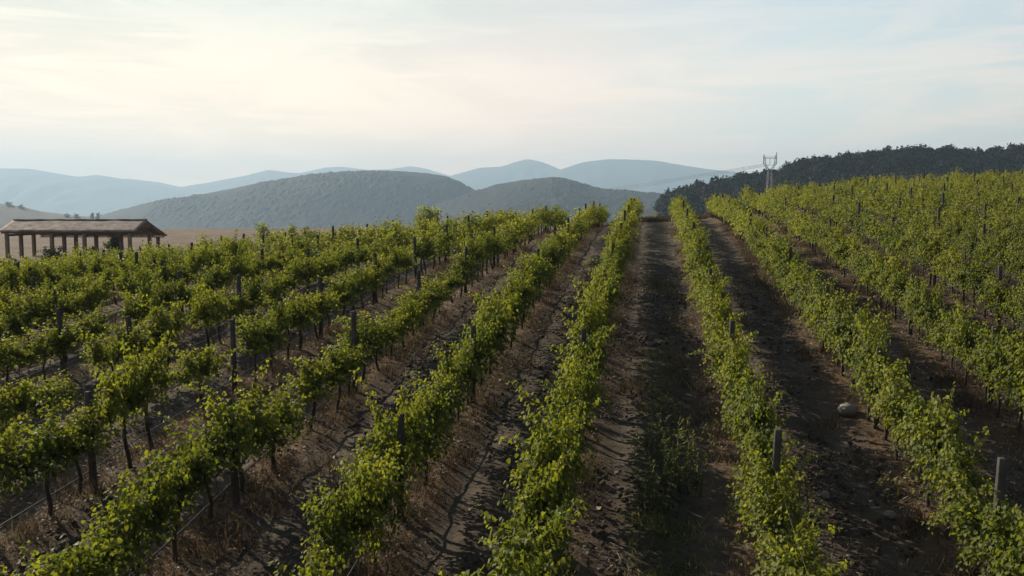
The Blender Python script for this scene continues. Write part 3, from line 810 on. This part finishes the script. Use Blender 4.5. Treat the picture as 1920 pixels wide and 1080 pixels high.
for px, py, s, lab in [
    (1588, 778, .22, 'large pale boulder beside the second vine row right of the weedy alley'),
    (1668, 972, .10, 'grey stone lying in the track in front of the pale boulder'),
    (1680, 996, .06, 'small grey stone just in front of the larger grey stone'),
    (990, 838, .065, 'small white stone on dark soil in the alley left of the weedy one'),
    (1158, 892, .055, 'small white stone in the weedy alley beside the left row'),
    (1722, 682, .07, 'small pale stone between the second and third rows right of the weedy alley'),
    (1545, 933, .10, 'pale broken stone in the wheel track right of the wispy weeds'),
    (585, 955, .07, 'pale upright stone in the alley left of the second left row')]:
    x, y, z = on_ground(px, py)
    o = link('boulder' if s > .2 else 'stone', stone_mesh(int(px))); o.location = (x, y, z + s * (.15 if s < .2 else .42) + .02); o.scale = (s, s, s); o.rotation_euler = (0, .1, px % 3)
    tag(o, lab, 'boulder' if s > .2 else 'stone')

def weed(px, py, n, h, lab, mat, spread=.22, dry=.3, leafy=True, seed=0):
    rng = np.random.default_rng(seed + int(px)); x, y, z = on_ground(px, py)
    e = empty('tall_weed', (x, y, z)); tag(e, lab, 'weed')
    mb = MB(); LP = []; LA = []
    for k in range(n):
        a = rng.normal(0, spread, 2); H = h * rng.uniform(.55, 1.1); t = np.linspace(0, 1, 5); b = rng.normal(0, .18, 2) * H
        pts = np.stack([a[0] + b[0] * t ** 1.5, a[1] + b[1] * t ** 1.5, -.05 + H * t], -1)
        mb.tube(pts, np.linspace(.006, .002, 5), 4); mb.bar((0, 0, -.06), pts[0], .006)
        m = int(20 * H) + 5
        u = rng.uniform(.12, 1, m) ** .8
        q = np.stack([np.interp(u, t, pts[:, i]) for i in range(3)], -1)
        LP.append(q + rng.normal(0, .012 + .02 * (1 - u[:, None]), (m, 3))); LA.append(np.concatenate([rng.normal(0, .7, (m, 2)), rng.uniform(.2, 1, (m, 1))], 1))
    P = np.vstack(LP); A = np.vstack(LA)
    V, f = leaves_geo(P, A, rng.normal(size=P.shape) + np.array([0, 0, .6]), rng.uniform(.03, .075, len(P)), rng)
    Q = V.reshape(-1, 6, 3); c = Q[:, 0:1] * .5 + Q[:, 3:4] * .5; ax = unit(Q[:, 3:4] - Q[:, 0:1]); D = Q - c; al = (D * ax).sum(-1, keepdims=True) * ax
    Q = c + al * 1.3 + (D - al) * .38
    col = np.repeat(np.stack([np.clip(rng.normal(dry, .15, len(P)), 0, 1), rng.random(len(P))], -1), 6, 0)
    link('stems', mb.mesh('stems', mat), e); link('leaves', mesh_np('leaves', Q.reshape(-1, 3), [f], mat, True, col), e)
wl = M['weed_leaf']
weed(1225, 955, 20, 1.05, 'green weed clump standing nearest in the middle of the weedy alley', wl, .24, .42)
weed(1283, 925, 15, 1.15, 'tall thin green weed at the right edge of the weedy alley clump', wl, .13, .55)
weed(1250, 880, 14, .95, 'green weed clump further up the weedy alley behind the nearest clump', wl, .22, .5)
weed(1232, 850, 9, .55, 'small feathery weed at the far end of the green alley clumps', wl, .12, .4)
weed(1480, 965, 30, 1.05, 'wispy pale weed just right of the first right vine row', wl, .14, .75)
weed(1385, 985, 18, .60, 'green brown weed clump left of the first right row', wl, .20, .5)
weed(1698, 700, 10, .75, 'thin brown weed right of the second right vine row', wl, .08, .95)
weed(700, 655, 30, .55, 'rounded olive weed bush beside the third left row', wl, .28, .45)
weed(222, 668, 30, .60, 'rounded olive weed bush between the fifth and sixth left rows', wl, .30, .5)
weed(1690, 920, 26, .28, 'low reddish brown dry clump at the foot of the second right row', wl, .26, 1.0)
weed(985, 690, 24, .50, 'orange brown dry grass clump right of the second left row', M['straw'], .22, .45)
weed(900, 775, 22, .45, 'orange brown dry grass clump low beside the second left row', M['straw'], .22, .45)

# green ground weeds down the middle of the weedy alley
def alley_weeds():
    rng = np.random.default_rng(77); n = 300
    y = 7 + 26 * rng.random(n) ** 1.5; x = .28 + rng.normal(0, .28, n)
    keep = fbm(x * .5, y * .25, 3) > .42; x, y = x[keep], y[keep]
    B = np.stack([x, y, ground(x, y)], -1)
    V, f4, f3, ix = blades(B, 20, rng, (.05, .30), .006, .14, .5)
    col = np.repeat(np.stack([np.clip(rng.normal(.50, .2, len(B))[ix] + rng.normal(0, .08, len(ix)), 0, 1), rng.random(len(ix))], -1), 5, 0)
    tag(link('alley_grass', mesh_np('alley_grass', V, [f4, f3], M['weed_leaf'], True, col)), 'low green grass and weeds growing down the middle of the weedy alley', 'grass', kind='stuff')
alley_weeds()

# tall dry grass where the rows end on the crest
def crest_grass():
    rng = np.random.default_rng(88); n = 1500
    x = rng.uniform(-6, 9, n); y = rng.uniform(64, 82, n)
    keep = ((row_dist(x) > .3) | (y > 72)) & (fbm(x * .5, y * .4, 3) > .38); x, y = x[keep], y[keep]
    B = np.stack([x, y, ground(x, y)], -1)
    V, f4, f3, ix = blades(B, 34, rng, (.15, .55), .012, .2, .4)
    col = np.repeat(np.stack([np.clip(rng.normal(.38, .15, len(B))[ix] + rng.normal(0, .08, len(ix)), 0, 1), rng.random(len(ix))], -1), 5, 0)
    tag(link('crest_grass', mesh_np('crest_grass', V, [f4, f3], M['straw'], True, col)), 'tall dry brown grass at the far end of the rows on the crest', 'grass', kind='stuff')
crest_grass()

# ------------------------------------------------------------------ open shed on the left
def build_shed():
    rx = pix_ray(128, YH); fw = np.array([-math.sin(YAW), math.cos(YAW), 0]); rt = np.array([math.cos(YAW), math.sin(YAW), 0])
    d1 = 86.0
    def P(px, depth, z): # point at a photo column and depth
        r = pix_ray(px, YH) * depth; return np.array([r[0], r[1], z])
    o = P(128, d1, 0); base = gz(o[0], o[1]) - .1
    L0 = (-3 - 960) / F * d1; L1 = (255 - 960) / F * d1
    def Q(s, dd, z): return rt * s + fw * (d1 + dd) + np.array([0, 0, z])
    ze = HCAM - 45 / F * d1; zr = HCAM - 25 / F * (d1 + 2.8); zb = HCAM - 53 / F * (d1 + 8)
    e = empty('open_shed', tuple(Q((L0 + L1) / 2, 3.5, base))); org = np.array(e.location)
    tag(e, 'long open sided shed with tiled gable roof on pillars at the vineyard edge', 'shed')
    def slab(a, b, c, d, th, mat, name, par=e, nx=40, ny=8, wav=.0, seed=0):
        top = []
        for i in range(nx + 1):
            for j in range(ny + 1):
                u, v = i / nx, j / ny
                p = (a * (1 - u) + b * u) * (1 - v) + (d * (1 - u) + c * u) * v
                if wav: p = p + np.array([0, 0, wav * (fbm(np.array([u * 9 + seed]), np.array([v * 2.0]), 3)[0] - .5)])
                top.append(p)
        top = np.array(top) - org; bot = top - np.array([0, 0, th]); n1 = len(top); mb = MB(); k = ny + 1
        f = []
        for i in range(nx):
            for j in range(ny):
                q = i * k + j; f.append((q, q + k, q + k + 1, q + 1)); f.append((n1 + q + 1, n1 + q + k + 1, n1 + q + k, n1 + q))
        edge = [i * k for i in range(nx + 1)] + [nx * k + j for j in range(1, k)] + [i * k + ny for i in range(nx - 1, -1, -1)] + [j for j in range(ny - 1, 0, -1)]
        for q in range(len(edge)):
            a_, b_ = edge[q], edge[(q + 1) % len(edge)]; f.append((a_, n1 + a_, n1 + b_, b_))
        mb.add(np.vstack([top, bot]), f)
        return link(name, mb.mesh(name, mat), par)
    r1 = slab(Q(L0, -.0, ze), Q(L1, 0, ze), Q(L1, 2.8, zr), Q(L0, 2.8, zr), .09, M['roof_tile'], 'roof', wav=.10)
    slab(Q(L0, 2.83, zr - .01), Q(L1, 2.83, zr - .01), Q(L1, 8, zb), Q(L0, 8, zb), .09, M['roof_tile'], 'roof', wav=.08, seed=4)
    mb = MB(); a = Q(L0 - .02, 2.81, zr + .03) - org; b = Q(L1 + .02, 2.81, zr + .05) - org
    mb.tube([a + (b - a) * t + np.array([0, 0, .02 * math.sin(t * 40)]) for t in np.linspace(0, 1, 30)], .07, 7); link('ridge_tiles', mb.mesh('ridge_tiles', M['roof_tile'], True), e)
    Rz = np.array([rt, fw, [0, 0, 1]]).T
    # wall plates, ties and the gable board
    beams = MB()
    for dd, z in ((.35, ze - .02), (7.5, zb - .02), (2.8, zr - .34)):
        c = Q((L0 + L1) / 2, dd, z - .15) - org; beams.box(c, (L1 - L0 - .3, .16, .22 if dd < 1 else .11), .01, Rz)
    link('wall_plate', beams.mesh('wall_plate', M['timber']), e)
    fr = [(14, .45), (98, .45), (159, .45), (244, .45)]
    for px, dd in fr:
        s = (px - 960) / F * (d1 + dd); c = Q(s, 4.1, ze - .45) - org
        m2 = MB(); m2.box(c, (.16, 7.2, .22), .01, Rz); link('tie_beam', m2.mesh('tie_beam', M['timber']), e)
    # rafters under the roof
    for k in range(12):
        s = L0 + .3 + (L1 - L0 - .6) * k / 11; m2 = MB()
        a = Q(s, .1, ze - .16) - org; t = Q(s, 2.8, zr - .17) - org; b = Q(s, 7.9, zb - .16) - org
        m2.tube([a, t, b], .05, 4); link('rafter', m2.mesh('rafter', M['timber']), e)
    g = MB()                                   # planked gable board at the right end
    tri = [Q(L1 - .12, .95, ze + .25) - org, Q(L1 - .12, 5.4, ze + .25) - org, Q(L1 - .12, 2.8, zr - .12) - org]
    tri2 = [p - rt * .05 for p in tri]; g.add(np.array(tri + tri2), [(0, 1, 4, 3), (1, 2, 5, 4), (2, 0, 3, 5)], [(2, 1, 0), (3, 4, 5)]); link('gable_board', g.mesh('gable_board', M['timber']), e)
    cols = [(px, .45) for px in (14, 98, 159, 244)] + [(40, 2.8), (121, 2.8), (181, 2.8)] + [(64, 5.2), (143, 5.2), (281, 5.2), (228, 5.6), (297, 7.3)]
    for px, dd in cols:
        s = (px - 960) / F * (d1 + dd); top = ze - .28 if dd < 1 else (zr - .5 if dd < 4 else zb + (7.5 - dd) * .30 - .25)
        if dd < 4 and dd > 1: top = ze - .34
        h = top - base + .3; m2 = MB(); m2.box(Q(s, dd, base - .3 + h / 2) - org, (.31, .31, h), .02, Rz)
        m2.box(Q(s, dd, base - .05) - org, (.40, .40, .5), .02, Rz)
        link('pillar', m2.mesh('pillar', M['plaster']), e)
build_shed()

# ------------------------------------------------------------------ single trees and bushes
def tree(name, px, pyb, pyt, wpx, depth, lab, cat, mat, nl, ls, tone=.5, seed=0, tall=1.0, base=None, ball=0.0):
    rng = np.random.default_rng(seed); r = pix_ray(px, YH) * depth; x, y = r[0], r[1]; z = gz(x, y) if base is None else base
    top = HCAM + (YH - pyt) / F * depth; H = max(top - z, .6); Wd = wpx / F * depth
    e = empty(name, (x, y, z)); tag(e, lab, cat)
    mb = MB(); t = np.linspace(0, 1, 6)
    tr = np.stack([.06 * H * np.sin(t * 3 + seed) * t, .05 * H * t * np.cos(seed), -.2 + (H * .72 + .2) * t], -1); mb.tube(tr, np.linspace(.035, .010, 6) * H, 7)
    ends = []
    for k in range(9):
        b = tr[1 + k % 4]; a = k * 2.4 + rng.random(); l = Wd * .42 * rng.uniform(.6, 1)
        p = np.array([b, b + np.array([math.cos(a) * l * .5, math.sin(a) * l * .5, H * .13]), b + np.array([math.cos(a) * l, math.sin(a) * l, H * rng.uniform(.18, .34)])])
        mb.tube(p, [.012 * H, .008 * H, .004 * H], 5); ends.append(p[2]); ends.append(p[1])
    link('trunk', mb.mesh('trunk', M['bark'], True), e)
    cl = [q for q in ends] + [tr[-1], tr[-2]]
    P = []
    for k in range(nl):
        c = cl[int(rng.integers(len(cl)))]; q = c + rng.normal(0, 1, 3) * np.array([Wd * .12, Wd * .12, H * .09 * tall])
        q[2] = min(q[2], H * (1 - .02 * rng.random())); P.append(q)
    P = np.array(P); P[:, 2] = np.maximum(P[:, 2], H * .1)
    if ball:
        d = unit(rng.normal(size=P.shape)); lob = 1 + .22 * np.sin(d[:, 0] * 5 + 1) * np.cos(d[:, 2] * 4) + .12 * np.sin(d[:, 1] * 9)
        P = np.array([0, 0, H - ball]) + d * (rng.random((nl, 1)) ** .45) * lob[:, None] * np.array([Wd / 2, Wd / 2, ball])
    V, f = quads_geo(P, rng.normal(size=P.shape) + np.array([0, 0, .5]), ls * rng.uniform(.6, 1.3, nl), rng, .8)
    cn = vnoise(P[:, 0] * 1.6 / Wd * 3 + seed, P[:, 2] / H * 6)
    col = np.repeat(np.stack([np.clip(tone - .25 + .5 * cn + rng.normal(0, .08, nl), 0, 1), rng.random(nl)], -1), 4, 0)
    link('crown', mesh_np('crown', V, [f], mat, False, col), e)
tree('small_tree', 803, 440, 386, 52, 95, 'pale green rounded tree rising behind the crest in front of the wooded hill', 'tree', M['pale_leaf'], 2600, .20, .5, 1, ball=1.5)
tree('young_tree', 492, 455, 417, 34, 120, 'pale feathery young tree with several tips on the brown field edge', 'tree', M['pale_leaf'], 900, .24, .45, 2, 1.4)
tree('young_tree', 547, 455, 421, 22, 122, 'narrow pale young tree right of the feathery one on the field edge', 'tree', M['pale_leaf'], 600, .24, .4, 3, 1.4)
tree('dark_bush', 210, 478, 429, 30, 97, 'dark green bushy tree standing behind the shed pillars', 'tree', M['tree_leaf'], 1400, .24, .25, 4)
tree('low_bush', 170, 478, 455, 26, 90, 'low dark bush beside the shed pillars', 'bush', M['tree_leaf'], 600, .2, .2, 5)
tree('low_bush', 92, 482, 462, 44, 84, 'low dark olive bush in front of the shed', 'bush', M['tree_leaf'], 900, .2, .25, 6)
tree('low_bush', 585, 440, 431, 30, 118, 'small dark bush on the brown field right of the young trees', 'bush', M['tree_leaf'], 350, .22, .3, 8)
for i, (px, yt, dp, w) in enumerate([(16, 377, 1470, 14), (40, 383, 1465, 12), (125, 400, 1450, 12), (143, 400, 1448, 10), (172, 398, 1440, 7), (182, 399, 1438, 6)]):
    tree('hill_tree', px, 400, yt, w, dp, ['broad tree leftmost on the bare brown hill', 'dark tree just below the leftmost one on the brown hill', 'rounded tree low on the brown hill slope', 'small tree right of the rounded one on the brown hill', 'narrow tree at the foot of the brown hill above the shed', 'slim tree beside the narrow one at the foot of the brown hill'][i], 'tree', M['tree_leaf'], 260, 2.0, .3, 20 + i, base=HCAM + (YH - yt) / F * dp - 13)

# ------------------------------------------------------------------ pylon and power lines
def build_pylon():
    D_ = 470.0; k = D_ / F
    x0, y0 = 1441.5, YH
    r = pix_ray(x0, YH) * D_; base = gz(r[0], r[1]) - 1
    zt = lambda y: HCAM + (YH - y) * k
    e = empty('power_pylon', (r[0], r[1], base)); e.rotation_euler = (0, 0, YAW); e['label'] = 'grey steel lattice power pylon standing in front of the wooded hill'; e['category'] = 'pylon'
    z_w = zt(321) - base; z_a = zt(298) - base; z_p = zt(290) - base; wr = .075
    def lattice(mb, za, zb, wa, wb, n, xo0=0, xo1=0, da=None, db=None):
        da = da or wa; db = db or wb
        for i in range(n + 1):
            pass
        c = lambda t, sx, sy: np.array([xo0 + (xo1 - xo0) * t + sx * (wa + (wb - wa) * t) / 2, sy * (da + (db - da) * t) / 2, za + (zb - za) * t])
        for sx in (-1, 1):
            for sy in (-1, 1): mb.bar(c(0, sx, sy), c(1, sx, sy), wr, 4)
        for i in range(n):
            t0, t1 = i / n, (i + 1) / n
            for sy in (-1, 1):
                mb.bar(c(t0, -1, sy), c(t1, 1, sy), wr * .6, 3); mb.bar(c(t0, 1, sy), c(t1, -1, sy), wr * .6, 3)
                mb.bar(c(t1, -sy, -1), c(t1, -sy, 1), wr * .5, 3); mb.bar(c(t0, sy, -1), c(t1, sy, 1), wr * .5, 3)
    b = MB(); lattice(b, 0, z_w, 4.1, 1.9, 7); link('tower_body', b.mesh('tower_body', M['steel']), e)
    for s in (-1, 1):
        zm = z_w + (z_a - z_w) * .55; b = MB(); lattice(b, z_w, zm, 1.0, .9, 3, s * .55, s * 2.7); lattice(b, zm, z_a, .9, 1.0, 2, s * 2.7, s * 2.9); link('head_arm', b.mesh('head_arm', M['steel']), e)
        b = MB(); lattice(b, z_a, z_p + (1.0 if s > 0 else 0), .8, .15, 2, s * 3.0, s * 3.4); link('earth_peak', b.mesh('earth_peak', M['steel']), e)
    b = MB()
    n = 8; w = 7.2
    for i in range(n):
        xa, xb = -w / 2 + w * i / n, -w / 2 + w * (i + 1) / n
        for sy in (-.4, .4):
            b.bar((xa, sy, z_a), (xb, sy, z_a), wr * .8); b.bar((xa, sy * .8, z_a + .8), (xb, sy * .8, z_a + .8), wr * .8); b.bar((xa, sy, z_a + .8 * (i % 2)), (xb, sy, z_a + .8 * ((i + 1) % 2)), wr * .5, 3)
    link('crossarm', b.mesh('crossarm', M['steel']), e)
    tips = []
    for s in (-3.5, 0, 3.5):
        b = MB(); zz = np.linspace(0, -3.0, 13); b.tube(np.stack([np.full(13, s), np.zeros(13), z_a + zz], -1), [.16 if i % 2 else .09 for i in range(13)], 6); link('insulator', b.mesh('insulator', M['steel'], True), e)
        c, sn = math.cos(YAW), math.sin(YAW); tips.append(np.array([r[0] + s * c, r[1] + s * sn, base + z_a - 3.0]))
    ends = [at(640, 404, 2300), at(640, 409, 2310), at(640, 414, 2320)]
    for i, (a, q) in enumerate(zip(tips, ends)):
        t = np.linspace(0, 1, 40); P = a[None] * (1 - t[:, None]) + q[None] * t[:, None]; P[:, 2] -= 45 * t * (1 - t)
        b = MB(); b.tube(P, .07, 4)
        o = link('power_line', b.mesh('power_line', M['cable'])); tag(o, ['upper', 'middle', 'lower'][i] + ' power cable sagging from the lattice pylon across to the wooded hill', 'power line', 'cables from the pylon')
build_pylon()

# ------------------------------------------------------------------ the air
def build_haze():
    mb = MB(); z0, z1 = -128.0, 600.0
    mb.box((0, 5250, (z0 + z1) / 2), (16000, 11500, z1 - z0))
    m, N, L = newmat('valley_haze'); out = N('ShaderNodeOutputMaterial'); pv = N('ShaderNodeVolumePrincipled')
    pv.inputs['Color'].default_value = (.56, .77, 1.0, 1); pv.inputs['Density'].default_value = 1.8e-4; pv.inputs['Anisotropy'].default_value = .2
    pv.inputs['Density Attribute'].default_value = ''
    L(pv.outputs[0], out.inputs['Volume'])
    try: m.cycles.homogeneous_volume = True
    except Exception: pass
    tag(link('haze', mb.mesh('haze', m)), kind='stuff')
build_haze()
